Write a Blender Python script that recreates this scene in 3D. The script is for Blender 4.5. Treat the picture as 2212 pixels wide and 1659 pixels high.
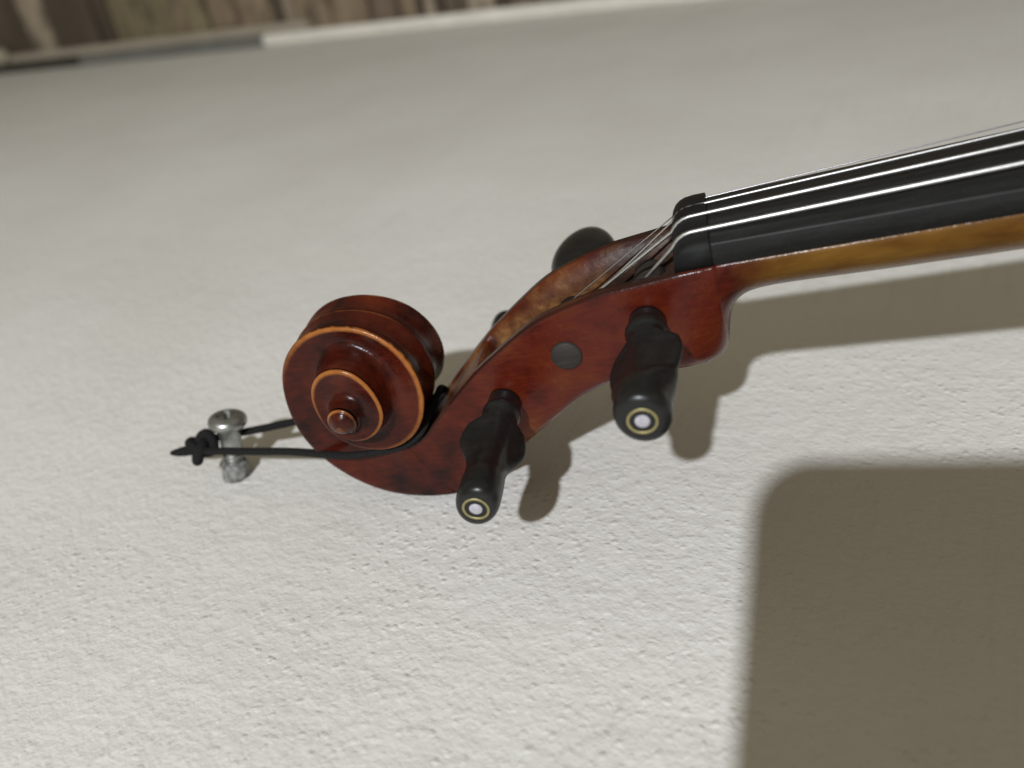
import bpy, bmesh, math, random
from mathutils import Vector, Matrix

for o in list(bpy.data.objects):
    bpy.data.objects.remove(o)
S = bpy.context.scene
COL = S.collection
random.seed(7)
MM = 0.001

# ---------------------------------------------------------------- frames
# Violin frame (mm): x along the neck away from the scroll, y to the treble side, z out of the fingerboard.
# World frame (m): the wall is the plane Y = 0, the room lies at negative Y, Z runs along the wall's edge.
HANG = Vector((0, 0, 1.6))
M3 = Matrix(((0.29273706, 0.95077111, -0.10168242),
             (-0.1188585, -0.06933412, -0.99048747),
             (-0.94877694, 0.30203821, 0.09271056)))
ORG = Vector((-8.54704, -4.98577, -71.22535))

def W(p):
    return M3 @ (Vector(p) - ORG) * MM + HANG

VIOLIN_TO_WORLD = Matrix.Translation(HANG) @ (M3.to_4x4() @ Matrix.Translation(-ORG)).copy()
VIOLIN_TO_WORLD = Matrix.Translation(HANG) @ Matrix.Scale(MM, 4) @ M3.to_4x4() @ Matrix.Translation(-ORG)

# ---------------------------------------------------------------- camera
cam = bpy.data.cameras.new('camera')
camo = bpy.data.objects.new('camera', cam)
COL.objects.link(camo)
right = Vector((0.45309, 0.1565, -0.87762))
down = Vector((-0.50727, 0.85481, -0.10946))
fwd = Vector((0.73307, 0.49479, 0.46669))
cpos = Vector((-169.846, -138.715, -54.913)) * MM + HANG
camo.matrix_world = Matrix((
    (right.x, -down.x, -fwd.x, cpos.x),
    (right.y, -down.y, -fwd.y, cpos.y),
    (right.z, -down.z, -fwd.z, cpos.z),
    (0, 0, 0, 1)))
cam.sensor_width = 36.0
cam.lens = 1825.5 / 2212 * 36.0
cam.clip_start = 0.01
cam.clip_end = 20
cam.dof.use_dof = True
cam.dof.focus_distance = 0.195
cam.dof.aperture_fstop = 9.5
S.camera = camo

# ---------------------------------------------------------------- light
world = bpy.data.worlds.new('World')
S.world = world
world.use_nodes = True
bg = world.node_tree.nodes['Background']
bg.inputs['Color'].default_value = (1.0, 0.905, 0.66, 1)
bg.inputs['Strength'].default_value = 0.246

lamp = bpy.data.lights.new('room_lamp', 'POINT')
lamp.energy = 131
lamp.color = (0.887, 0.922, 0.958)
lamp.shadow_soft_size = 0.024
lampo = bpy.data.objects.new('room_lamp', lamp)
COL.objects.link(lampo)
lampo.location = W(Vector((-30, 0, -50)) - Vector((-0.01, 1.07, -1)).normalized() * 1800)

S.view_settings.view_transform = 'Standard'
S.view_settings.look = 'None'
S.view_settings.exposure = 0
S.view_settings.gamma = 1
S.render.engine = 'CYCLES'
S.cycles.max_bounces = 6

# ---------------------------------------------------------------- material helpers
def lin(r, g, b):
    f = lambda c: (c / 255 / 12.92) if c / 255 <= 0.04045 else ((c / 255 + 0.055) / 1.055) ** 2.4
    return (f(r), f(g), f(b), 1)

class Mat:
    def __init__(self, name, **kw):
        self.m = bpy.data.materials.new(name)
        self.m.use_nodes = True
        self.t = self.m.node_tree
        self.b = self.t.nodes['Principled BSDF']
        for k, v in kw.items():
            self.set(k, v)
    def set(self, k, v):
        self.b.inputs[k].default_value = v
    def n(self, typ, **kw):
        nd = self.t.nodes.new(typ)
        for k, v in kw.items():
            if hasattr(nd, k):
                setattr(nd, k, v)
            else:
                nd.inputs[k].default_value = v
        return nd
    def l(self, a, b):
        self.t.links.new(a, b)
    def coords(self, scale=(1, 1, 1), rot=(0, 0, 0)):
        tc = self.n('ShaderNodeTexCoord')
        mp = self.n('ShaderNodeMapping')
        mp.inputs['Scale'].default_value = scale
        mp.inputs['Rotation'].default_value = rot
        self.l(tc.outputs['Object'], mp.inputs['Vector'])
        return mp.outputs['Vector']
    def noise(self, vec, scale, detail=4, rough=0.55):
        nd = self.n('ShaderNodeTexNoise')
        nd.inputs['Scale'].default_value = scale
        nd.inputs['Detail'].default_value = detail
        nd.inputs['Roughness'].default_value = rough
        self.l(vec, nd.inputs['Vector'])
        return nd.outputs['Fac']
    def ramp(self, fac, stops):
        r = self.n('ShaderNodeValToRGB')
        e = r.color_ramp.elements
        e[0].position, e[0].color = stops[0]
        e[1].position, e[1].color = stops[1]
        for p, c in stops[2:]:
            x = e.new(p)
            x.color = c
        self.l(fac, r.inputs['Fac'])
        return r.outputs['Color']
    def mix(self, fac, a, b, mode='MIX'):
        x = self.n('ShaderNodeMix', data_type='RGBA', blend_type=mode)
        for s, v in ((x.inputs[0], fac), (x.inputs[6], a), (x.inputs[7], b)):
            if hasattr(v, 'is_output'):
                self.l(v, s)
            else:
                s.default_value = v
        return x.outputs[2]
    def math(self, op, a, b=0.0):
        x = self.n('ShaderNodeMath', operation=op)
        for s, v in ((x.inputs[0], a), (x.inputs[1], b)):
            if hasattr(v, 'is_output'):
                self.l(v, s)
            else:
                s.default_value = v
        return x.outputs[0]
    def attr(self, name):
        return self.n('ShaderNodeAttribute', attribute_name=name).outputs['Fac']
    def bump(self, h, strength, dist, prev=None):
        x = self.n('ShaderNodeBump')
        x.inputs['Strength'].default_value = strength
        x.inputs['Distance'].default_value = dist
        self.l(h, x.inputs['Height'])
        if prev is not None:
            self.l(prev, x.inputs['Normal'])
        return x.outputs['Normal']
    def color(self, c):
        self.l(c, self.b.inputs['Base Color'])
    def normal(self, nn):
        self.l(nn, self.b.inputs['Normal'])

# ---- varnished maple (object coordinates in mm)
def varnish():
    w = Mat('varnished_maple', Roughness=0.25)
    w.set('Specular IOR Level', 0.24)
    v = w.coords()
    big = w.noise(v, 0.075, 3, 0.6)
    fine = w.noise(w.coords((0.25, 1, 1), (0, 0.45, 0)), 0.9, 5, 0.65)
    f = w.math('ADD', w.math('MULTIPLY', big, 0.75), w.math('MULTIPLY', fine, 0.3))
    c = w.ramp(f, [(0.36, (0.034, 0.0050, 0.0030, 1)), (0.50, (0.082, 0.0098, 0.0044, 1)),
                   (0.60, (0.098, 0.0160, 0.0046, 1)), (0.74, (0.140, 0.041, 0.0060, 1))])
    # the scroll carries a deeper, browner coat
    deep = w.attr('deep')
    cd = w.ramp(f, [(0.36, (0.011, 0.0030, 0.0024, 1)), (0.53, (0.052, 0.0070, 0.0034, 1)), (0.72, (0.092, 0.0150, 0.0045, 1))])
    c = w.mix(deep, c, cd)
    gold = w.attr('gold')
    g = w.ramp(w.noise(w.coords((0.3, 1, 1)), 0.16, 4, 0.6),
               [(0.35, (0.105, 0.043, 0.009, 1)), (0.55, (0.165, 0.078, 0.014, 1)), (0.7, (0.205, 0.106, 0.022, 1))])
    gmask = w.math('ADD', gold, w.math('MULTIPLY', w.math('SUBTRACT', big, 0.5), 0.9))
    gm = w.n('ShaderNodeMapRange')
    w.l(gmask, gm.inputs[0]); gm.inputs[1].default_value = 0.3; gm.inputs[2].default_value = 0.75
    c = w.mix(gm.outputs[0], c, g)
    raw = w.attr('raw')
    rc = w.ramp(w.noise(v, 0.13, 4, 0.6), [(0.38, (0.032, 0.011, 0.005, 1)), (0.50, (0.125, 0.052, 0.015, 1)), (0.62, (0.29, 0.145, 0.045, 1))])
    c = w.mix(raw, c, rc)
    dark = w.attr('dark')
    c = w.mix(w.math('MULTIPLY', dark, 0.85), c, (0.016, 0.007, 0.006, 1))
    wear = w.attr('wear')
    wn = w.noise(v, 0.45, 3, 0.6)
    wm = w.math('MULTIPLY', wear, w.math('ADD', 0.55, wn))
    wr = w.n('ShaderNodeMapRange')
    w.l(wm, wr.inputs[0]); wr.inputs[1].default_value = 0.25; wr.inputs[2].default_value = 0.95
    c = w.mix(wr.outputs[0], c, (0.33, 0.115, 0.025, 1))
    w.color(c)
    dn = w.bump(w.noise(v, 0.5, 3, 0.5), 0.22, 0.0006)
    w.normal(w.bump(w.noise(v, 2.2, 2, 0.5), 0.16, 0.0002, dn))
    w.l(w.n('ShaderNodeMapRange').outputs[0], w.b.inputs['Roughness'])
    mr = [x for x in w.t.nodes if x.type == 'MAP_RANGE'][-1]
    w.l(fine, mr.inputs[0]); mr.inputs[3].default_value = 0.17; mr.inputs[4].default_value = 0.34
    w.l(w.math('ADD', mr.outputs[0], w.math('MULTIPLY', raw, 0.35)), w.b.inputs['Roughness'])
    return w.m

def ebony(name, base, rough, coat=0.0, dust=0.0, warm=1.0, spec=0.4):
    w = Mat(name, Roughness=rough)
    w.set('Coat Weight', coat)
    w.set('Coat Roughness', 0.15)
    v = w.coords((0.12, 1, 1))
    c = w.ramp(w.noise(v, 0.7, 5, 0.65), [(0.35, (base * 0.7 * warm, base * 0.7, base * 0.72, 1)), (0.7, (base * 1.5 * warm, base * 1.5, base * 1.5 / warm, 1))])
    w.set('Specular IOR Level', spec)
    if dust:
        d = w.noise(w.coords((0.5, 1, 1)), 1.6, 6, 0.7)
        c = w.mix(w.ramp(d, [(0.5, (0, 0, 0, 1)), (0.75, (dust, dust, dust, 1))]), c, (0.12, 0.12, 0.125, 1))
    w.color(c)
    w.normal(w.bump(w.noise(v, 1.5, 3), 0.12, 0.0002))
    return w.m

M_VARN = varnish()
M_PEG = ebony("peg_ebony", 0.009, 0.34)
M_TIP = ebony('peg_end_grain', 0.024, 0.6, warm=1.25, spec=0.3)
M_FB = ebony('fingerboard_ebony', 0.0095, 0.5, 0.0, 0.08, spec=0.3)
M_NUT = ebony('nut_ebony', 0.008, 0.65, spec=0.25)

def metal(name, c, rough):
    w = Mat(name, Roughness=rough, Metallic=1.0)
    v = w.coords()
    w.color(w.ramp(w.noise(v, 1.3, 3), [(0.3, tuple(x * 0.8 for x in c) + (1,)), (0.7, c + (1,))]))
    return w.m
M_STR = metal('wound_string', (0.66, 0.66, 0.65), 0.42)
M_STE = metal('plain_steel_string', (0.45, 0.45, 0.46), 0.35)
M_RING = metal('brass_inlay', (0.50, 0.44, 0.22), 0.5)
pw = Mat('pearl', Roughness=0.35)
pw.color(pw.ramp(pw.noise(pw.coords(), 1.2, 3), [(0.3, (0.38, 0.36, 0.41, 1)), (0.7, (0.50, 0.48, 0.52, 1))]))
M_PEARL = pw.m
zw = Mat('zinc_screw', Metallic=0.9)
zv = zw.coords()
zw.color(zw.ramp(zw.noise(zv, 500, 4), [(0.3, (0.26, 0.27, 0.26, 1)), (0.7, (0.46, 0.46, 0.44, 1))]))
zw.set('Roughness', 0.36)
zw.normal(zw.bump(zw.noise(zv, 900, 3), 0.2, 0.0002))
M_ZINC = zw.m
gw = Mat('grey_plastic_plug', Roughness=0.6)
gw.color(gw.ramp(gw.noise(gw.coords(), 420, 4), [(0.35, (0.07, 0.07, 0.065, 1)), (0.65, (0.30, 0.295, 0.28, 1))]))
M_PLUG = gw.m
cw = Mat('black_cord', Roughness=0.85)
cv = cw.coords()
cw.color(cw.ramp(cw.noise(cv, 2600, 3), [(0.3, (0.006, 0.006, 0.0065, 1)), (0.7, (0.017, 0.016, 0.016, 1))]))
cw.set('Specular IOR Level', 0.2)
cw.normal(cw.bump(cw.noise(cv, 2200, 2), 0.7, 0.0004))
M_CORD = cw.m

# ---- painted wall
pl = Mat('white_wall_paint', Roughness=0.62)
pl.set('Specular IOR Level', 0.3)
pv = pl.coords()
tint = pl.noise(pv, 7, 4, 0.6)
spk = pl.noise(pv, 260, 3, 0.6)
base = pl.ramp(tint, [(0.3, (0.70, 0.675, 0.64, 1)), (0.7, (0.78, 0.765, 0.735, 1))])
streak = pl.noise(pl.coords((1.0, 1, 0.18)), 38, 4, 0.6)
base = pl.mix(pl.ramp(streak, [(0.35, (0.18, 0.18, 0.18, 1)), (0.65, (0, 0, 0, 1))]), base, (0.66, 0.655, 0.64, 1))
roller = pl.ramp(pl.noise(pl.coords((0.09, 1, 1)), 210, 2, 0.5), [(0.54, (0, 0, 0, 1)), (0.70, (1, 1, 1, 1))])  # dark streaks put into the colour for the shading of roller ridges
patch = pl.ramp(pl.noise(pv, 12, 2, 0.5), [(0.46, (0, 0, 0, 1)), (0.60, (0.30, 0.30, 0.30, 1))])
streak_breakup = pl.ramp(pl.noise(pv, 520, 3, 0.6), [(0.45, (0.25, 0.25, 0.25, 1)), (0.65, (1, 1, 1, 1))])  # breaks the painted ridge shading up unevenly
ridge_shade = pl.mix(1.0, pl.mix(1.0, roller, patch, 'MULTIPLY'), streak_breakup, 'MULTIPLY')
base = pl.mix(ridge_shade, base, (0.40, 0.39, 0.37, 1))
pl.color(base)
def voro(scale):
    vo = pl.n('ShaderNodeTexVoronoi', feature='F1')
    vo.inputs['Scale'].default_value = scale
    wob = pl.n('ShaderNodeVectorMath', operation='ADD')
    wn_ = pl.n('ShaderNodeTexNoise'); wn_.inputs['Scale'].default_value = scale * 1.3
    pl.l(pv, wn_.inputs['Vector'])
    wsc = pl.n('ShaderNodeVectorMath', operation='SCALE'); wsc.inputs['Scale'].default_value = 0.5 / scale
    pl.l(wn_.outputs['Color'], wsc.inputs[0])
    pl.l(pv, wob.inputs[0]); pl.l(wsc.outputs[0], wob.inputs[1])
    pl.l(wob.outputs[0], vo.inputs['Vector'])
    return vo.outputs['Distance']
specks = pl.ramp(voro(330), [(0.08, (1, 1, 1, 1)), (0.36, (0, 0, 0, 1))])
specks2 = pl.ramp(voro(520), [(0.06, (1, 1, 1, 1)), (0.38, (0, 0, 0, 1))])
amount = pl.ramp(pl.noise(pv, 11, 3, 0.6), [(0.40, (0.10, 0.10, 0.10, 1)), (0.62, (1, 1, 1, 1))])
smix = pl.mix(amount, (0, 0, 0, 1), specks)
b1 = pl.bump(pl.noise(pv, 60, 3, 0.5), 0.26, 0.0022)
b2 = pl.bump(pl.noise(pv, 210, 3, 0.5), 0.40, 0.0014, b1)
rib = pl.bump(pl.noise(pl.coords((0.08, 1, 1)), 230, 2, 0.5), 0.28, 0.0012, b2)
b3 = pl.bump(smix, 0.55, 0.0005, rib)
b4 = pl.bump(specks2, 0.25, 0.0003, b3)
b5 = pl.bump(pl.noise(pl.coords((1, 1, 0.7)), 560, 2, 0.5), 0.36, 0.0007, b4)
pl.normal(b5)
M_WALL = pl.m

def paint(name, c, rough=0.55, sc=30):
    w = Mat(name, Roughness=rough)
    w.color(w.ramp(w.noise(w.coords(), sc, 4), [(0.3, tuple(x * 0.86 for x in c) + (1,)), (0.7, c + (1,))]))
    return w.m
M_TRIMW = paint('white_trim_paint', (0.84, 0.81, 0.73))
M_TRIMG = paint('grey_trim_paint', (0.185, 0.185, 0.17))
M_TRIMD = paint('dark_trim_paint', (0.055, 0.048, 0.038))
M_CREAM = paint('cream_plastic', (0.36, 0.34, 0.25))

def boards(name, a, b):
    w = Mat(name, Roughness=0.6)
    v = w.coords((1, 0.16, 1))
    f = w.math('ADD', w.math('MULTIPLY', w.noise(v, 22, 4, 0.6), 0.75), w.math('MULTIPLY', w.noise(v, 90, 3, 0.6), 0.25))
    c = w.ramp(f, [(0.36, a + (1,)), (0.64, b + (1,))])
    st = w.ramp(w.noise(w.coords((1, 0.45, 1)), 30, 4, 0.6), [(0.48, (0, 0, 0, 1)), (0.64, (0.8, 0.8, 0.8, 1))])
    w.color(w.mix(st, c, (0.075, 0.056, 0.040, 1)))
    w.normal(w.bump(f, 0.3, 0.004))
    return w.m
M_B = {'d': boards('dark_brown_board', (0.050, 0.036, 0.026), (0.106, 0.080, 0.056)),
       'm': boards('brown_board', (0.122, 0.089, 0.060), (0.204, 0.156, 0.109)),
       't': boards('tan_board', (0.186, 0.135, 0.087), (0.303, 0.232, 0.157)),
       'l': boards('pale_board', (0.265, 0.212, 0.155), (0.385, 0.318, 0.239)),
       'o': boards('olive_board', (0.160, 0.130, 0.074), (0.271, 0.227, 0.135))}

# ---------------------------------------------------------------- object helpers
def link(name, me, mat, parent=None):
    o = bpy.data.objects.new(name, me)
    if mat is not None and not me.materials:
        me.materials.append(mat)
    COL.objects.link(o)
    if parent is not None:
        o.parent = parent
    return o

def from_bm(name, bm, mat, parent=None, smooth=True):
    me = bpy.data.meshes.new(name)
    bmesh.ops.recalc_face_normals(bm, faces=bm.faces)
    bm.to_mesh(me)
    bm.free()
    for p in me.polygons:
        p.use_smooth = smooth
    return link(name, me, mat, parent)

def loft(bm, rows, closed=True, cap0=False, cap1=False):
    vr = [[bm.verts.new(p) for p in r] for r in rows]
    k = len(rows[0])
    for a, b in zip(vr, vr[1:]):
        for i in range(k if closed else k - 1):
            j = (i + 1) % k
            bm.faces.new((a[i], a[j], b[j], b[i]))
    if cap0:
        bm.faces.new(vr[0][::-1])
    if cap1:
        bm.faces.new(vr[-1])
    return vr

def catmull(pts, n):
    pts = [Vector(p) for p in pts]
    P = [2 * pts[0] - pts[1]] + pts + [2 * pts[-1] - pts[-2]]
    out = []
    for i in range(1, len(P) - 2):
        for k in range(n):
            t = k / n
            a, b, c, d = P[i - 1], P[i], P[i + 1], P[i + 2]
            out.append(0.5 * ((2 * b) + (c - a) * t + (2 * a - 5 * b + 4 * c - d) * t * t + (3 * b - a - 3 * c + d) * t ** 3))
    out.append(pts[-1])
    return out

def tube(bm, path, rad, seg=12, flat=1.0, up=Vector((0, 0, 1)), caps=True):
    rows = []
    prev = None
    for i, p in enumerate(path):
        a = path[max(0, i - 1)]
        b = path[min(len(path) - 1, i + 1)]
        t = (b - a).normalized()
        if prev is None:
            u = up - t * up.dot(t)
        else:
            u = prev - t * prev.dot(t)
        u.normalize()
        prev = u
        v = t.cross(u)
        r = rad(i / (len(path) - 1)) if callable(rad) else rad
        rows.append([p + u * r * flat * math.cos(2 * math.pi * k / seg) + v * r * math.sin(2 * math.pi * k / seg) for k in range(seg)])
    loft(bm, rows, True, caps, caps)

def lathe(bm, prof, seg=32):
    rows = [[Vector((r * math.cos(2 * math.pi * k / seg), r * math.sin(2 * math.pi * k / seg), z)) for k in range(seg)] for r, z in prof]
    loft(bm, rows, True, True, True)

def lerp(a, b, t):
    return a + (b - a) * t

def interp(tab, x):
    if x <= tab[0][0]:
        return tab[0][1]
    for (x0, y0), (x1, y1) in zip(tab, tab[1:]):
        if x <= x1:
            return lerp(y0, y1, (x - x0) / (x1 - x0))
    return tab[-1][1]

# ================================================================= THE WALL
def box_mesh(name, x0, x1, y0, y1, z0, z1, bev=0.0):
    bm = bmesh.new()
    bmesh.ops.create_cube(bm, size=1)
    for v in bm.verts:
        v.co = Vector((lerp(x0, x1, v.co.x + .5), lerp(y0, y1, v.co.y + .5), lerp(z0, z1, v.co.z + .5)))
    if bev:
        bmesh.ops.bevel(bm, geom=bm.edges[:], offset=bev, segments=2, affect='EDGES')
    me = bpy.data.meshes.new(name)
    bm.to_mesh(me)
    bm.free()
    return me

XE = 0.8731      # the room's corner
wall = link('wall', box_mesh('wall', -1.6, XE + 0.12, 0.0, 0.10, 0.2, 3.6), M_WALL)
wall['kind'] = 'structure'
side = link('side_wall', box_mesh('side_wall', XE + 0.012, XE + 0.11, -1.2, -0.001, 0.9, 3.6), M_B['d'])
side['kind'] = 'structure'
# boards that clad the side wall, each one its own piece; z measured along the corner
zs = [(2.020, 'm'), (2.071, 't'), (2.108, 'd'), (2.130, 'l'), (2.172, 'm'), (2.209, 'd'), (2.222, 'l'),
      (2.240, 'd'), (2.255, 't'), (2.282, 'm'), (2.330, 't'), (2.399, 't'), (2.464, 'l'), (2.486, 'd'),
      (2.506, 't'), (2.579, 't'), (2.640, 'o'), (2.690, 't'), (2.716, 'o'), (2.800, 'o'), (2.863, 'd'), (2.900, 'd'), (2.960, 'd'), (3.026, 'l'), (3.096, 'd'),
      (3.131, 'd'), (3.20, 'd'), (3.30, 'm'), (3.40, 't'), (3.5, 't')]
zs = [(1.60, 't'), (1.67, 'm'), (1.73, 'l'), (1.80, 't'), (1.86, 'm'), (1.93, 't')] + zs
for (z0, k), (z1, _) in zip(zs, zs[1:]):
    d = 0.012 + random.uniform(-0.003, 0.003)
    b = link('board', box_mesh('board', XE + 0.012 - d, XE + 0.0115, -0.95, -0.010, z0 + 0.0015, z1 - 0.0015, 0.0015), M_B[k], side)

# trim along the corner
trim = bpy.data.objects.new('corner_trim', None)
COL.objects.link(trim)
trim.location = (XE, 0, 1.6)
trim['label'] = 'long white trim strip in the blurred corner, grey and blackish towards its left end'
trim['category'] = 'trim strip'
def tpart(name, mat, y0, y1, z0, z1, x0, label=None):
    me = box_mesh(name, -x0, 0.0, y0, y1, z0 - 1.6, z1 - 1.6, 0.002)
    o = link(name, me, mat, trim)
    if label:
        o['label'] = label
tpart('white_length', M_TRIMW, -0.0165, -0.001, 0.95, 2.530, 0.014)
tpart('grey_length', M_TRIMG, -0.016, -0.001, 2.5305, 2.968, 0.013, 'grey length of the trim strip')
tpart('dark_end', M_TRIMD, -0.014, -0.001, 2.9685, 3.5, 0.016, 'blackish end of the trim strip')
tpart('ledge', paint('beige_ledge_paint', (0.40, 0.35, 0.28)), -0.030, -0.017, 2.44, 3.5, 0.010, 'beige ledge above the grey length')
knob = bmesh.new()
bmesh.ops.create_uvsphere(knob, u_segments=20, v_segments=12, radius=0.016)
for v in knob.verts:
    v.co.z *= 1.6
ko = from_bm('cream_knob', knob, M_CREAM)
ko.location = (XE - 0.012, -0.030, 3.185)
ko['label'] = 'small cream blob on the trim at the extreme left edge'
ko['category'] = 'knob'

# ================================================================= THE VIOLIN
violin = bpy.data.objects.new('violin', None)
COL.objects.link(violin)
violin.matrix_world = VIOLIN_TO_WORLD
violin['label'] = 'red-brown varnished violin with carved scroll and black pegs, hung on the white wall'
violin['category'] = 'violin'

# ---- carved head: lofted neck and pegbox, spiral scroll, split into three parts afterwards
N = 18
def super_half(ht, hb, dep, p):
    """half outline from the top edge (h, 0) round to the bottom middle (0, dep), even arc steps"""
    dense = []
    for i in range(1501):
        a = math.pi / 2 * (i / 1500)
        c, s = max(math.cos(a), 0.0), math.sin(a)
        y = c ** (2 / p)
        d = s ** (2 / p)
        dense.append((y * lerp(ht, hb, d), d * dep))
    L = [0]
    for a, b in zip(dense, dense[1:]):
        L.append(L[-1] + math.hypot(a[0] - b[0], a[1] - b[1]))
    out = [dense[0]]
    targets = [1.0] + [1.0 + (L[-1] - 1.0) * k / (N - 2) for k in range(1, N - 1)]
    j = 0
    for t in targets:
        while j < 1499 and L[j + 1] < t:
            j += 1
        f = (t - L[j]) / max(1e-9, L[j + 1] - L[j])
        out.append((lerp(dense[j][0], dense[j + 1][0], f), lerp(dense[j][1], dense[j + 1][1], f)))
    return out

# neck and chin: (x, depth, squareness, half width)
neck = [(140, 14.6, 2.0, 16.4), (100, 14.0, 2.0, 15.2), (65, 13.2, 2.0, 14.1), (48, 12.7, 2.0, 13.5), (33, 12.2, 2.0, 13.1),
        (24, 11.8, 2.0, 12.8), (18, 11.6, 2.0, 12.6), (14, 11.6, 2.0, 12.5), (11, 11.9, 2.0, 12.4), (8.6, 12.6, 2.0, 12.4), (6.8, 13.9, 2.0, 12.4),
        (5.6, 15.6, 2.0, 12.4), (4.7, 18.0, 2.0, 12.4), (4.1, 20.8, 2.0, 12.5), (3.6, 23.6, 2.1, 12.6), (3.0, 25.6, 2.2, 12.7),
        (2.0, 26.8, 2.5, 12.8), (0.6, 27.2, 3.0, 13.0), (-1.2, 27.0, 3.8, 13.2), (-3.0, 26.3, 5.0, 13.3)]
# pegbox: top edge point, bottom edge point, half widths, cavity depth
box = [((-4.6, -5.15), (-5.0, -30.9), 13.35, 13.3, 0), ((-8, -5.5), (-8.5, -30.3), 13.2, 13.2, 17), ((-11, -5.8), (-12, -30.2), 13.1, 13.1, 18),
       ((-17, -6.3), (-19, -30.5), 12.9, 12.9, 18), ((-22.7, -6.9), (-26, -31.7), 12.6, 12.6, 18),
       ((-29.7, -8.6), (-33, -34.7), 12.2, 12.1, 18), ((-36.3, -10.8), (-39, -39), 11.7, 11.7, 18),
       ((-40.6, -12.9), (-44, -42.5), 11.4, 11.3, 18), ((-46.1, -16.3), (-49, -46), 11.0, 11.0, 17),
       ((-50.5, -19.2), (-52.5, -48.5), 10.7, 10.8, 15), ((-53.5, -21.2), (-54.8, -50), 10.4, 10.6, 9), ((-55.3, -22.5), (-56.5, -51.1), 10.3, 10.5, 1.2),
       ((-57.7, -24.4), (-58.5, -52.3), 10.1, 10.4, 0.8),
       ((-63.5, -29.2), (-63.3, -55.2), 9.85, 10.2, 0.8), ((-68.6, -33.6), (-67.5, -57.6), 9.75, 10.0, 0.8),
       ((-73, -37.8), (-71, -59), 9.72, 9.85, 0.8), ((-77.1, -41.0), (-74, -59.85), 9.78, 9.78, 0.6), ((-82.3, -43), (-78.5, -60.15), 9.60, 9.60, 0.3)]

bm = bmesh.new()
lay = {k: bm.verts.layers.float.new(k) for k in ('wear', 'gold', 'raw', 'dark', 'deep')}
ftag = bm.faces.layers.int.new('part')

def section(T, B, ht, hb, p, dep):
    T, B = Vector((T[0], 0, T[1])), Vector((B[0], 0, B[1]))
    D = (B - T).length
    e = (B - T) / D
    half = super_half(ht, hb, D, p)
    near = [T + e * d + Vector((0, -y, 0)) for y, d in half]
    far = [Vector((q.x, -q.y, q.z)) for q in near[:-1]][::-1]
    rim = 2.9
    wi = max(1.0, ht - rim)
    wb = max(0.8, min(wi - .6, hb - 4.2))
    ins = [T + Vector((0, wi, 0)), T + e * dep * .5 + Vector((0, lerp(wi, wb, .5), 0)), T + e * dep * .93 + Vector((0, wb, 0)), T + e * dep + Vector((0, wb * .8, 0)),
           T + e * dep + Vector((0, 0, 0))]
    ins2 = [Vector((q.x, -q.y, q.z)) for q in ins[:-1]][::-1]
    return near + far + ins + ins2

rows, meta = [], []
neck = [(a, b, c, min(h, 12.1 + 0.0333 * max(a, 0) + 0.03) if a > 3.2 else h) for a, b, c, h in neck]
nk = catmull([Vector((a, b, c)) for a, b, c, _ in neck], 3)
hw = [(-x, h) for x, _, _, h in neck]
for q in nk:
    h = interp(hw, -q.x)
    rows.append(section((q.x, -5.1), (q.x, -5.1 - q.y), h, h, max(2.0, q.z), 0.0))
    meta.append(('neck', q.x, 0.0))
def dense_box(b, n):
    A = catmull([Vector((t[0], t[1], 0)) for t, *_ in b], n)
    Bq = catmull([Vector((x[1][0], x[1][1], 0)) for x in b], n)
    H = catmull([Vector((x[2], x[3], 0)) for x in b], n)
    out = []
    for i in range(len(A)):
        k, f = divmod(i, n)
        dep = interp([(-56.2, 0.8), (-54.6, 8), (-52.5, 14.5), (-46, 17), (-36, 18), (-12, 18), (-6.6, 16.5), (-5.6, 15.5), (-5.5, 0)], A[i].x)
        out.append(((A[i].x, A[i].y), (Bq[i].x, Bq[i].y), H[i].x, H[i].y, dep))
    return out
for T, B, ht, hb, dep in dense_box(box, 3):
    p = interp([(-66, 26), (-50, 12), (-9, 10), (-4.2, 5.8)], T[0])
    rows.append(section(T, B, ht, hb, p, dep))
    meta.append(('pegbox', T[0], dep))
K = len(rows[0])
NO = 2 * (N) - 1
vr = [[bm.verts.new(p) for p in r] for r in rows]
for i, (a, b) in enumerate(zip(vr, vr[1:])):
    part = 0 if meta[i + 1][0] == 'neck' else 1
    for k in range(K):
        j = (k + 1) % K
        f = bm.faces.new((a[k], a[j], b[j], b[k]))
        f[ftag] = part
bm.faces.new(vr[0][::-1])[ftag] = 0
bm.faces.new(vr[-1])[ftag] = 1
for i, r in enumerate(vr):
    kind, x, dep = meta[i]
    for k, v in enumerate(r):
        v[lay['gold']] = interp([(-9, 0.0), (-3, 0.12), (4, 0.35), (12, 0.62), (24, 0.95)], v.co.x) if v.co.z > -19 else interp([(-4, -.2), (6, 0.3)], v.co.x)
        if kind == 'pegbox':
            v[lay['deep']] = interp([(-76, 1.0), (-56, 0.0)], x)
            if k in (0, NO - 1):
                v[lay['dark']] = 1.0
            if k >= NO:
                if x < -55:
                    v[lay['raw']] = 0.45
                else:
                    v[lay['raw']] = 1.0 if (NO < k < K - 1) else 0.25
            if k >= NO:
                v[lay['dark']] = max(v[lay['dark']], interp([(-27, 0.0), (-17, 0.9)], x))

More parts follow.
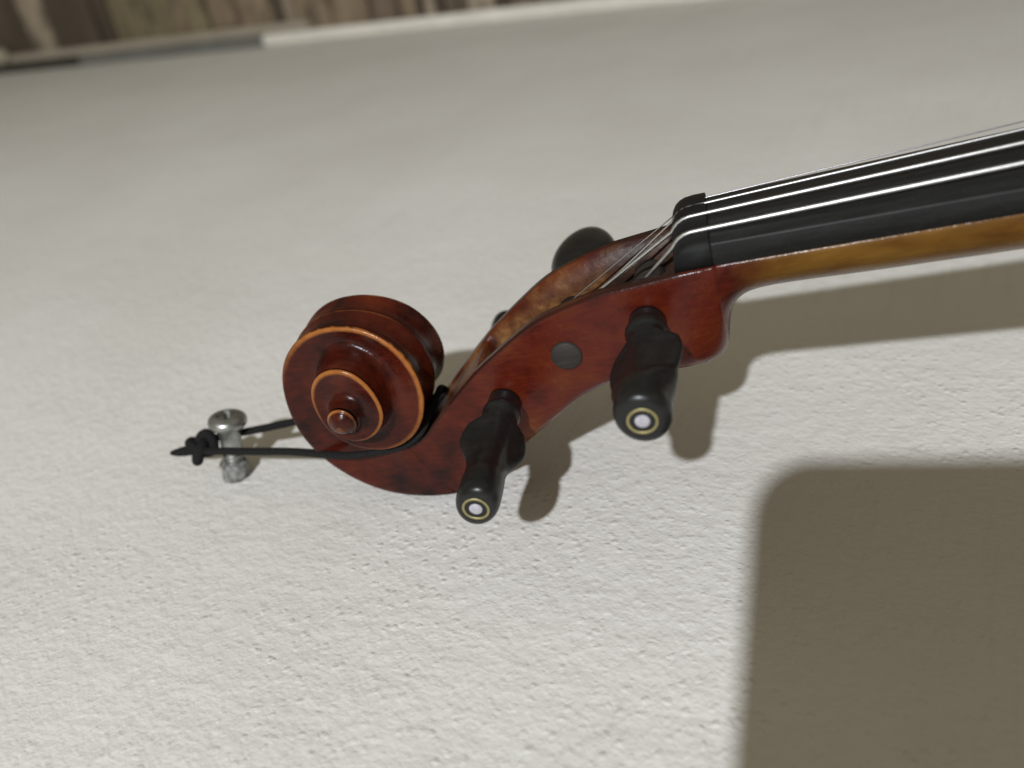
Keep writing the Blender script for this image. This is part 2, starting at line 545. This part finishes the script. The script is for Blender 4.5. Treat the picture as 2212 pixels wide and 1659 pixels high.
# ---- the scroll's spiral ring: (x, z, half width), from the throat round to the eye
CX, CZ = -88.8, -24.2
ring = [(-74, -59.8, 9.75), (-82.9, -60.1, 9.3), (-92.6, -57.9, 8.8), (-98.1, -54.7, 8.4), (-103.7, -49.5, 8.1), (-107.2, -44.6, 7.9),
        (-110, -38.5, 7.6), (-111, -32.3, 7.4), (-110.3, -24.7, 7.2), (-108.1, -17.1, 7.1), (-105.6, -12.9, 7), (-102.4, -9.9, 7), (-98.9, -7.4, 7),
        (-95, -5.9, 7.1), (-90.9, -5.3, 7.2), (-86.7, -5.5, 7.3), (-83.6, -6.3, 7.5), (-80.3, -7.5, 7.8), (-77.9, -9, 8.1), (-75.3, -11.2, 8.6),
        (-73.3, -13.8, 9.1), (-71.7, -17, 9.7), (-70.7, -20.5, 10.3), (-70.3, -23.9, 10.9), (-71.1, -28.4, 11.5), (-72.5, -32.1, 12), (-74.4, -35, 12.4),
        (-77.1, -37.4, 12.8), (-79.9, -38.9, 13.1), (-83.3, -39.7, 13.4), (-86.6, -39.4, 13.7), (-90.3, -38.1, 14), (-94, -35.6, 14.3), (-96.8, -31.4, 14.7),
        (-97.8, -26.3, 15), (-97.6, -21.7, 15.3), (-96.1, -17.1, 15.6), (-94.3, -14.7, 15.8), (-91.7, -12.8, 16), (-89, -12.1, 16.2), (-86.4, -12.2, 16.4),
        (-84.1, -13, 16.6), (-82.2, -14.8, 16.8), (-80.4, -17.8, 17.1), (-79.5, -21, 17.4), (-79.1, -24, 17.7), (-79.4, -26.3, 18), (-80.9, -28.8, 18.3),
        (-83.1, -30.8, 18.6), (-86.2, -31.9, 18.9), (-89.6, -31.2, 19.3), (-91.9, -29.2, 19.7), (-93.0, -26.4, 20.1), (-92.7, -23.6, 20.4), (-91.2, -21.5, 20.6),
        (-89.0, -20.6, 20.8), (-86.9, -21.0, 20.9), (-85.5, -22.6, 21.0), (-85.1, -24.6, 21.0), (-85.9, -26.6, 21.0), (-87.6, -27.8, 21.0)]
pol = []
last = None
for x, z, h in ring:
    a = math.atan2(z - CZ, x - CX)
    th = -a
    if last is not None:
        while th < last - 0.2:
            th += 2 * math.pi
    last = th
    pol.append((th, math.hypot(x - CX, z - CZ), h))
TH0, TH1 = pol[0][0], pol[-1][0]
def ring_at(th, sig=math.radians(9)):
    sw = sr = sh = st = 0
    n = 24
    for k in range(-n, n + 1):
        d = 2.4 * sig * k / n
        t = th + d
        if t < TH0:
            t = 2 * TH0 - t
            r = 2 * pol[0][1] - interp([(a, b) for a, b, _ in pol], t); h = 2 * pol[0][2] - interp([(a, c) for a, _, c in pol], t)
        else:
            r = interp([(a, b) for a, b, _ in pol], t); h = interp([(a, c) for a, _, c in pol], t)
        w = math.exp(-d * d / (2 * sig * sig))
        sw += w; sr += w * r; sh += w * h
    return sr / sw, sh / sw
STEP = math.radians(3)
nrow = int((TH1 - TH0) / STEP)
TAU = 2 * math.pi
PER = int(round(TAU / STEP))
RG = [ring_at(TH0 + i * STEP) for i in range(nrow + 1)]

def pt(th, r, y):
    return Vector((CX + r * math.cos(th), y, CZ - r * math.sin(th)))

WF = [0.0] * (nrow + 1)
def far_extra(i):
    return interp([(8, 0.0), (32, 1.3), (60, 2.3), (84, 1.9), (104, 0.6), (118, 0.0)], i)
def side_rows(sgn):
    """rows of the near (sgn -1) or far (sgn +1) face"""
    R = []
    for i in range(nrow + 1):
        th = TH0 + i * STEP
        r, h = RG[i]
        nxt = RG[i + PER] if i + PER <= nrow else None
        ch = min(1.0, 0.35 + r * 0.03)
        if nxt is not None:
            r1, h1 = nxt
        else:
            j = i + PER - nrow
            r1, h1 = max(0.15, 0.10 * r), 21.1
        a = r - ch
        if sgn > 0 and i < PER:
            h += far_extra(i)
        rise = h1 - h
        wearf = interp([(0, 0.0), (34, 0.1), (50, 0.55), (62, 1.0)], i)
        ang = (i * 3) % 360      # 0 at the bottom, 90 left, 180 top, 270 right
        wearf *= interp([(0, .55), (35, .30), (90, .38), (130, .75), (160, 1), (300, 1), (360, .55)], ang) if i > 62 else 1
        wearf *= interp([(nrow - 70, 1.0), (nrow - 25, 0.45)], i)
        dip = interp([(0, 0.0), (20, 1.0)], i)
        if nxt is not None:
            foot = min(r1 + 0.9, r - ch - 0.6)
            prof = [(r, h - ch * 0.9, 0.5 * wearf), (r - ch * .35, h - ch * .15, wearf), (a, h, 0.75 * wearf), (lerp(a, foot, .12), h - 0.12 * dip, 0.15 * wearf), (lerp(a, foot, .35), h - 0.42 * dip, 0), (lerp(a, foot, .62), h - 0.50 * dip, 0),
                    (lerp(a, foot, .86), h - 0.25 * dip, 0), (foot, h + rise * 0.10, 0), (lerp(foot, r1, .45), h + rise * 0.35, 0), (lerp(foot, r1, .8), h + rise * 0.66, 0),
                    (r1 + 0.04, h + rise - 1.0, 0.0)]
        else:
            # innermost turn: a shallow dish that climbs to the domed eye
            rr = lambda f: a * (1 - f)
            e = interp([(nrow - PER, 0.0), (nrow, 1.0)], i)
            top = lerp(h + 0.2, 21.35, 1.0)
            prof = [(r, h - ch * 0.9, 0.5 * wearf), (r - ch * .35, h - ch * .15, wearf), (a, h, 0.75 * wearf)]
            eye_r = 3.7
            if a > eye_r + 0.5:
                prof += [(lerp(a, eye_r, .15), h - 0.1, .1), (lerp(a, eye_r, .4), h - 0.35, 0), (lerp(a, eye_r, .7), h - 0.3, 0), (eye_r + .2, h + 0.15, 0),
                         (eye_r - .1, lerp(h, 22, .5), 0), (eye_r - .9, 21.7, 0.2), (1.6, 22.4, 0.4), (0.05, 22.65, 0.4)]
            else:
                prof += [(a * f_, lerp(h, 22.65, math.cos(f_ * math.pi / 2) ** 0.8), .25) for f_ in (.94, .86, .75, .62, .5, .36, .2)] + [(0.05, 22.65, 0.25)]
        R.append([(pt(th, rr_, sgn * y), w) for rr_, y, w in prof])
    return R

SP = 12
for sgn in (-1, 1):
    R = side_rows(sgn)
    V = []
    for row in R:
        vv = []
        for p, w in row:
            v = bm.verts.new(p)
            v[lay['wear']] = w
            v[lay['deep']] = 1.0
            vv.append(v)
        V.append(vv)
    for i, (a, b) in enumerate(zip(V, V[1:])):
        for k in range(len(a) - 1):
            q = (a[k], a[k + 1], b[k + 1], b[k]) if sgn < 0 else (a[k], b[k], b[k + 1], a[k + 1])
            bm.faces.new(q)[ftag] = 2
# the fluted back between the two rings, one full turn
BACK = []
for i in range(PER + 5):
    th = TH0 + i * STEP
    r, h = RG[min(i, nrow)]
    ch = min(1.0, 0.35 + r * 0.03)
    e = h - ch * 0.9
    fl = interp([(0, 0.5), (50, 1.3), (110, 1.6)], i)
    row = []
    for k in range(SP * 2 + 1):
        f = -1 + k / SP
        y = lerp(-e, e + far_extra(i), (f + 1) / 2)
        d = fl * math.sin(math.pi * min(1, abs(f))) ** 1.0 if abs(f) < 1 else 0
        d = max(0, d) * 0.9
        v = bm.verts.new(pt(th, r - d, y))
        v[lay['deep']] = 1.0
        v[lay['wear']] = 0.5 * (1 if k == SP else 0) * interp([(45, 0), (60, 1), (80, 1), (92, 0)], i) + (0.5 * WF[min(i, nrow)] if k in (0, 2 * SP) else 0)
        row.append(v)
    BACK.append(row)
for a, b in zip(BACK, BACK[1:]):
    for k in range(len(a) - 1):
        bm.faces.new((a[k], b[k], b[k + 1], a[k + 1]))[ftag] = 2
bmesh.ops.remove_doubles(bm, verts=[v for v in bm.verts if any(f[ftag] == 2 for f in v.link_faces)], dist=0.02)
bmesh.ops.recalc_face_normals(bm, faces=bm.faces)
bm.normal_update()
me_all = bpy.data.meshes.new('head')
bm.to_mesh(me_all)
bm.free()
vn = [v.normal.copy() for v in me_all.vertices]
for v in me_all.vertices:      # the cheeks run on flat across the joint between pegbox and scroll
    if 8.6 < abs(v.co.y) < 10.3 and -84 < v.co.x < -63 and v.co.z < -32 and abs(vn[v.index].y) > 0.3:
        vn[v.index] = Vector((0, math.copysign(1, v.co.y), 0))
tagd = [d.value for d in me_all.attributes['part'].data]
attrs = {k: [d.value for d in me_all.attributes[k].data] for k in ('wear', 'gold', 'raw', 'dark', 'deep')}
for name, tag in (('neck', 0), ('pegbox', 1), ('scroll', 2)):
    idx = {}
    co, faces = [], []
    for p in me_all.polygons:
        if tagd[p.index] == tag:
            f = []
            for vi in p.vertices:
                if vi not in idx:
                    idx[vi] = len(co)
                    co.append(me_all.vertices[vi].co.copy())
                f.append(idx[vi])
            faces.append(f)
    me = bpy.data.meshes.new(name)
    me.from_pydata(co, [], faces)
    for p in me.polygons:
        p.use_smooth = True
    src = sorted(idx, key=idx.get)
    for k, vals in attrs.items():
        at = me.attributes.new(k, 'FLOAT', 'POINT')
        at.data.foreach_set('value', [vals[i] for i in src])
    me.normals_split_custom_set_from_vertices([vn[i] for i in src])
    link(name, me, M_VARN, violin)
bpy.data.meshes.remove(me_all)

# ---- fingerboard
def fb_half(x):
    return 12.1 + 0.0333 * x
def fb_top(x, y):
    h = fb_half(x)
    return math.sqrt(42 * 42 - y * y) - math.sqrt(42 * 42 - h * h)
bm = bmesh.new()
rows = []
for x in (3.2, 3.5, 20, 40, 60, 80, 100, 120, 140, 152):
    h = fb_half(x)
    r = [Vector((x, -h + .3, -5.2)), Vector((x, -h, -4.9)), Vector((x, -h, -0.35)), Vector((x, -h + 0.12, -0.1)), Vector((x, -h + 0.45, 0.10))]
    for k in range(1, 24):
        y = -h + 0.6 + (2 * h - 1.2) * k / 24
        r.append(Vector((x, y, fb_top(x, y) + 0.02)))
    r += [Vector((x, h - 0.45, 0.10)), Vector((x, h - 0.12, -0.1)), Vector((x, h, -0.35)), Vector((x, h, -4.9)), Vector((x, h - .3, -5.2))]
    rows.append(r)
loft(bm, rows, True, True, True)
from_bm('fingerboard', bm, M_FB, violin)

# ---- nut
bm = bmesh.new()
rows = []
for k in range(25):
    y = -12.25 + 24.5 * k / 24
    yy = max(-12.0, min(12.0, y))
    ft = fb_top(3, yy)
    top = ft + interp([(-12, 0.15), (-8, 0.35), (0, 0.9), (7, 1.35), (12, 1.25)], y)
    e = 0.35 if abs(y) > 12.2 else 0.0
    r = [Vector((3.15, y, -5.1)), Vector((3.15, y, top - 0.15 - e)), Vector((2.9, y, top - e)), Vector((0.6, y, top + 0.02 - e)), Vector((-1.4, y, top - 0.2 - e)), Vector((-2.7, y, top - 0.7 - e)),
         Vector((-3.7, y, top - 1.5 - e)), Vector((-4.4, y, top - 2.6 - e)), Vector((-4.75, y, top - 3.8)), Vector((-4.8, y, -5.1))]
    rows.append(r)
loft(bm, rows, True, True, True)
nut = from_bm('nut', bm, M_NUT, violin)

# ---- pegs
def peg(pos, sgn, phi, collar, end, label, tip_y, w=7.4, er=5.4, ev=5.4, waist=4.9, knob=False, shank=4.1, tip_r=3.7, eye=True, tilt=(0, 0)):
    """axis along y through pos (x, z); the head leaves the pegbox on side sgn; phi turns the head about its axis"""
    x0, z0 = pos
    phi = math.radians(phi)
    # distance along the axis, half width, half thickness, blockiness
    Lh = end - collar
    prof = [(0.0, 1.00, 1.00), (0.10, 1.0, 1.0), (0.135, 1.13, 1.13), (0.165, 1.13, 1.13), (0.20, 1.02, 0.95), (0.235, 1.10, 0.86)]
    prof = [(a, b * shank, c * shank) for a, b, c in prof]
    # columns: place, half width, spine height, wing height
    prof = [(a, b, c, c) for a, b, c in prof]
    if knob:
        for k in range(0, 13):
            t = k / 12
            f = math.sin(math.pi * (0.17 + 0.71 * t)) ** 0.7
            prof.append((0.27 + 0.73 * t, max(w * f, shank) if t < .3 else w * f, ev * f, ev * f))
    else:
        prof += [(0.27, lerp(shank, w, .45), 3.4, 2.6), (0.31, lerp(shank, w, .78), 3.2, 1.9), (0.36, w * .95, 3.1, 1.5), (0.43, w, 3.1, 1.4), (0.50, w * .98, 3.2, 1.5), (0.57, lerp(w, waist, .4), 3.5, 1.9),
                 (0.64, lerp(w, waist, .85), 3.9, 2.7), (0.70, waist, 4.3, ev * .70), (0.76, lerp(waist, er, .4), ev * .90, ev * .85), (0.81, lerp(waist, er, .8), ev * .97, ev * .96), (0.87, er, ev, ev), (0.92, er, ev, ev), (0.945, er * .985, ev * .985, ev * .985), (0.965, er * .95, ev * .95, ev * .95),
                 (0.981, er * .89, ev * .89, ev * .89), (0.991, er * .81, ev * .81, ev * .81), (0.997, er * .73, ev * .73, ev * .73), (1.0, er * .63, ev * .63, ev * .63)]
    bm = bmesh.new()
    rows = []
    seg = 48
    da = catmull([Vector(q[:3]) for q in prof], 3)
    db = catmull([Vector((q[0], q[3], 0)) for q in prof], 3)
    dense = [(p.x, p.y, p.z, q.y) for p, q in zip(da, db)]
    cp_, sp_ = math.cos(phi), math.sin(phi)
    for q in dense:
        r = []
        s = collar + q[0] * Lh
        f = max(0.0, (q[0] - 0.25)) * Lh
        for k in range(seg):
            a = 2 * math.pi * k / seg
            sa = math.sin(a)
            u = q[1] * math.cos(a)
            v = q[3] * sa + (q[2] - q[3]) * math.exp(-(u / 2.9) ** 4) * math.copysign(abs(sa) ** 0.6, sa)
            r.append(Vector((x0 + u * cp_ - v * sp_ + tilt[0] * f, sgn * s, z0 + u * sp_ + v * cp_ + tilt[1] * f)))
        rows.append(r)
    if sgn < 0:
        rows = [r[::-1] for r in rows]
    loft(bm, rows, True, True, True)
    o = from_bm('peg', bm, M_PEG, violin)
    if label:
        o['label'] = label
    # shank through the box to the other cheek
    bm = bmesh.new()
    rows = []
    for t, r in ((0, shank * .98), (.97, tip_r), (0.985, tip_r * .97), (1, tip_r * .86)):
        y = lerp(sgn * collar + sgn * 0.2, -sgn * tip_y, t)
        rows.append([Vector((x0 + r * math.cos(2 * math.pi * k / 28), y, z0 + r * math.sin(2 * math.pi * k / 28))) for k in range(28)])
    loft(bm, rows, True, True, True)
    from_bm('shank', bm, M_TIP, o)
    if eye:
        cx, cz = x0 + tilt[0] * .75 * Lh, z0 + tilt[1] * .75 * Lh
        bm = bmesh.new()
        rw = []
        ye = sgn * (end + 0.02)
        prof2 = [(2.95, -0.5), (2.95, 0.08), (2.85, 0.12), (2.52, 0.12), (2.42, 0.08), (2.42, -.5)]
        for k in range(40):
            a = 2 * math.pi * k / 40
            rw.append([Vector((cx + r * math.cos(a), ye + sgn * d, cz + r * math.sin(a))) for r, d in prof2])
        rw.append(rw[0])
        loft(bm, rw, True)
        bmesh.ops.remove_doubles(bm, verts=bm.verts, dist=0.001)
        from_bm('ring_inlay', bm, M_RING, o)
        bm = bmesh.new()
        rw = []
        for r, d in ((1.42, -.4), (1.42, .08), (1.3, .16), (0.8, 0.24), (0.02, 0.27)):
            rw.append([Vector((cx + r * math.cos(2 * math.pi * k / 28), ye + sgn * d, cz + r * math.sin(2 * math.pi * k / 28))) for k in range(28)])
        loft(bm, rw, True, True, True)
        from_bm('eye_dot', bm, M_PEARL, o)
    return o

PG, PE, PD, PA = (-12.6, -15.1), (-32.4, -20.8), (-51.0, -32.0), (-61.8, -44.4)
peg(PG, -1, 17, 12.9, 48.6, 'black peg nearest the fingerboard, broad head turned', 13.4, w=8.3, er=5.5, ev=6.0, waist=7.0)
peg(PD, -1, -29, 10.6, 48.4, 'black peg nearer the scroll, head seen edge on', 11.2, w=7.6, er=4.75, ev=5.8, waist=4.5)
peg(PE, 1, 8, 12.0, 49.5, 'far-side black peg whose rounded head rises behind the pegbox', 13.0, w=9.3, ev=6.8, knob=True)
peg(PA, 1, 80, 10.0, 46, 'far-side black peg nearest the scroll, almost hidden', 11.3, w=8.8, er=6.4, ev=5.4, tilt=(-0.02, 0.07))

# ---- strings
def string(name, y0, y1, d, peg_xz, peg_r, pegy, mat, nut_z, label):
    path = []
    X1 = 150.0
    yr = lambda x: y0 + (y1 - y0) * x / 328
    zt = lambda x: nut_z + 0.0245 * x
    for k in range(12):
        x = lerp(X1, 3, k / 11)
        path.append(Vector((x, yr(x), zt(x) + d / 2)))
    path += [Vector((1.4, yr(1.4), nut_z + d / 2 + .02)), Vector((-0.4, y0, nut_z + d / 2 - .04)), Vector((-1.8, y0, nut_z + d / 2 - .32)), Vector((-3.0, y0, nut_z + d / 2 - .95)), Vector((-3.9, y0, nut_z + d / 2 - 1.8))]
    # straight run down to the top of the peg shank
    a = Vector((-4.6, y0, nut_z + d / 2 - 2.75))
    px, pz = peg_xz
    dx, dz = px - a.x, pz - a.z
    L = math.hypot(dx, dz)
    # tangent on the scroll-side upper flank of the shank
    ang = math.atan2(dz, dx) + math.acos(min(1, peg_r / L)) * 1.0
    tx, tz = px - peg_r * math.cos(ang), pz - peg_r * math.sin(ang)
    b = Vector((tx, pegy, tz))
    for k in range(9):
        path.append(a.lerp(b, k / 8))
    # three coils on the shank
    a0 = math.atan2(tz - pz, tx - px)
    for k in range(1, 50):
        t = k / 16 * 2 * math.pi
        path.append(Vector((px + peg_r * math.cos(a0 + t), pegy + (d * 1.05) * t / (2 * math.pi) * (1 if pegy < 0 else -1), pz + peg_r * math.sin(a0 + t))))
    bm = bmesh.new()
    tube(bm, path, d / 2, 10, 1.0, Vector((0, 1, 0)))
    o = from_bm('string', bm, mat, violin)
    o['label'] = label
string('string', -8.25, -16.6, 0.98, PG, 4.4, -5.5, M_STR, 1.15, 'thickest string, nearest the camera')
string('string', -2.75, -5.6, 0.88, PD, 4.3, -3.0, M_STR, 2.25, 'second thick bright string')
string('string', 2.75, 5.6, 0.58, PA, 4.1, 0.0, M_STR, 2.25, 'thinner string near the far edge')
string('string', 8.25, 16.6, 0.30, PE, 4.2, 3.5, M_STE, 1.25, 'thinnest string along the far edge')

# ================================================================= SCREW AND CORD (mm offsets in the violin frame, placed in the world)
SB = Vector((-147.5, 5.1, -55.3))
SA = Vector((0.25, 0.16, 0.955)).normalized()
screw = bpy.data.objects.new('wall_screw', None)
COL.objects.link(screw)
zw_ = M3 @ SA
xw_ = (M3 @ Vector((0, 1, 0)))
xw_ = (xw_ - zw_ * xw_.dot(zw_)).normalized()
yw_ = zw_.cross(xw_)
p0 = W(SB)
screw.matrix_world = Matrix(((xw_.x, yw_.x, zw_.x, p0.x), (xw_.y, yw_.y, zw_.y, p0.y), (xw_.z, yw_.z, zw_.z, p0.z), (0, 0, 0, 1)))
screw['label'] = 'grey round-headed cross-slot screw sticking out of the wall, holding the cord'
screw['category'] = 'screw'
bm = bmesh.new()
prof = [(0.0026, -0.006), (0.0026, 0.002)]
for k in range(5):     # a few thread turns just above the plug
    z = 0.002 + k * 0.0014
    prof += [(0.0026, z), (0.0031, z + 0.0005), (0.0026, z + 0.001)]
prof += [(0.0031, 0.0098), (0.0032, 0.0163), (0.0034, 0.0171), (0.0050, 0.0176), (0.0056, 0.0184), (0.0057, 0.0193), (0.0054, 0.0202), (0.0047, 0.0208), (0.0032, 0.0212), (0.0010, 0.0213)]
lathe(bm, prof, 40)
head = from_bm('shaft_and_head', bm, M_ZINC, screw)
cut = bmesh.new()
for ang in (0.5, 0.5 + math.pi / 2):
    r = bmesh.ops.create_cube(cut, size=1)
    for v in r['verts']:
        top = v.co.z > 0
        x, y = v.co.x * (0.0076 if top else 0.0034), v.co.y * (0.0021 if top else 0.0014)
        v.co = Vector((x * math.cos(ang) - y * math.sin(ang), x * math.sin(ang) + y * math.cos(ang), 0.0235 if top else 0.0186))
cm = bpy.data.meshes.new('cut')
cut.to_mesh(cm)
cut.free()
co_ = bpy.data.objects.new('cut', cm)
COL.objects.link(co_)
co_.parent = screw
bpy.context.view_layer.update()
md = head.modifiers.new('slot', 'BOOLEAN')
md.object = co_
md.operation = 'DIFFERENCE'
md.use_self = True
dg = bpy.context.evaluated_depsgraph_get()
dg.update()
newme = bpy.data.meshes.new_from_object(head.evaluated_get(dg))
head.modifiers.clear()
if len(newme.polygons) > 200:
    head.data = newme
    head.data.set_sharp_from_angle(angle=math.radians(38))
bpy.data.objects.remove(co_)
bm = bmesh.new()
rows = []
for z, r in ((-0.006, 0.0040), (0.0008, 0.0042), (0.0028, 0.0041), (0.0048, 0.0038), (0.0056, 0.0033), (0.0054, 0.0026), (0.002, 0.0025)):
    rows.append([Vector((r * (1 + random.uniform(-.10, .10)) * math.cos(2 * math.pi * k / 22), r * (1 + random.uniform(-.10, .10)) * math.sin(2 * math.pi * k / 22), z + random.uniform(-.0005, .0005))) for k in range(22)])
loft(bm, rows, True, True, True)
from_bm('wall_plug', bm, M_PLUG, screw)

cord = bpy.data.objects.new('hanging_cord', None)
COL.objects.link(cord)
cord.location = W((-147, 5, -43))
cord['label'] = 'black cord loop knotted at the screw and wrapped round the scroll'
cord['category'] = 'cord'
def cpart(name, pts, rad, n=8, flat=1.0, seg=12):
    bm = bmesh.new()
    path = [W(p) - Vector(cord.location) for p in catmull(pts, n)]
    tube(bm, path, rad, seg, flat, M3 @ Vector((0, 0, 1)))
    return from_bm(name, bm, M_CORD, cord)
loop = [(-151, 2.4, -42.3), (-147.6, 1.2, -42.2), (-143, 0.6, -42.3), (-137, 0.0, -42.9), (-130, -0.8, -43.4), (-122, -2.2, -43.5), (-114, -4.6, -43.2), (-106, -8.2, -42.1), (-99, -11.0, -41.3), (-93, -11.5, -41.3), (-87, -10.8, -41.6),
        (-82.0, -10.6, -41.1), (-79.0, -10.4, -40.1), (-76.4, -9.8, -38.6), (-74.6, -8.0, -37.0), (-74.2, -3.5, -36.6), (-74.2, 4, -36.6), (-74.6, 8.4, -37.4), (-75, 10.4, -40), (-82, 11.5, -42.6), (-92, 12, -42.4),
        (-104, 11.5, -41.6), (-116, 10.8, -42.0), (-128, 10.2, -42.5), (-138.7, 9.9, -42.9), (-144, 9.7, -42.8), (-148.5, 8.6, -42.4), (-152, 5.5, -42.2)]
cpart('loop', loop, lambda t: interp([(0.24, 0.00125), (0.36, 0.00100), (0.62, 0.00105), (0.8, 0.00135)], t), 8, 0.85)
# overhand knot beside the screw
knot = []
kc = Vector((-152.8, 4.4, -42.2))
for k in range(40):
    t = 2 * math.pi * k / 39
    knot.append(kc + Vector(((math.sin(t) + 2 * math.sin(2 * t)) * 1.25, (math.cos(t) - 2 * math.cos(2 * t)) * 1.25, -math.sin(3 * t) * 1.6 + (math.cos(t) - 2 * math.cos(2 * t)) * 0.5)))
cpart('knot', [tuple(p) for p in knot], 0.00165, 3)
cpart('tail', [(-154, 4.0, -42.4), (-157, 4.0, -42.6), (-160.5, 4.0, -42.7), (-163.6, 4.0, -42.6)], lambda t: 0.0019 * (1 - 0.62 * t ** 3), 8, 0.8)

# ================================================================= THE PHONE THAT TAKES THE PICTURE
pm = Mat('black_phone_glass', Roughness=0.25)
pm.color(pm.ramp(pm.noise(pm.coords(), 60, 2), [(0.3, (0.012, 0.012, 0.013, 1)), (0.7, (0.02, 0.02, 0.021, 1))]))
bm = bmesh.new()
pts = []
Wd, Hd, Rr = 0.1384, 0.0673, 0.0135
for cx, cy, a0 in ((Rr, Rr, 180), (Wd - Rr, Rr, 270), (Wd - Rr, Hd - Rr, 0), (Rr, Hd - Rr, 90)):
    for k in range(9):
        a = math.radians(a0 + 90 * k / 8)
        pts.append((cx + Rr * math.cos(a), cy + Rr * math.sin(a)))
rows = []
for d, ins in ((0.0, 0.0012), (0.0012, 0.0), (0.006, 0.0), (0.0072, 0.0012)):
    rows.append([Vector((x + (ins if x < Wd / 2 else -ins), y + (ins if y < Hd / 2 else -ins), d)) for x, y in pts])
loft(bm, rows, True, True, True)
phone = from_bm('phone', bm, pm.m, None, False)
PC = cpos - right * 0.0125 - down * 0.0125 - fwd * 0.0015
phone.matrix_world = Matrix(((right.x, down.x, -fwd.x, PC.x), (right.y, down.y, -fwd.y, PC.y), (right.z, down.z, -fwd.z, PC.z), (0, 0, 0, 1)))
phone['label'] = 'black phone held before the wall, casting the rounded shadow at lower right'
phone['category'] = 'phone'
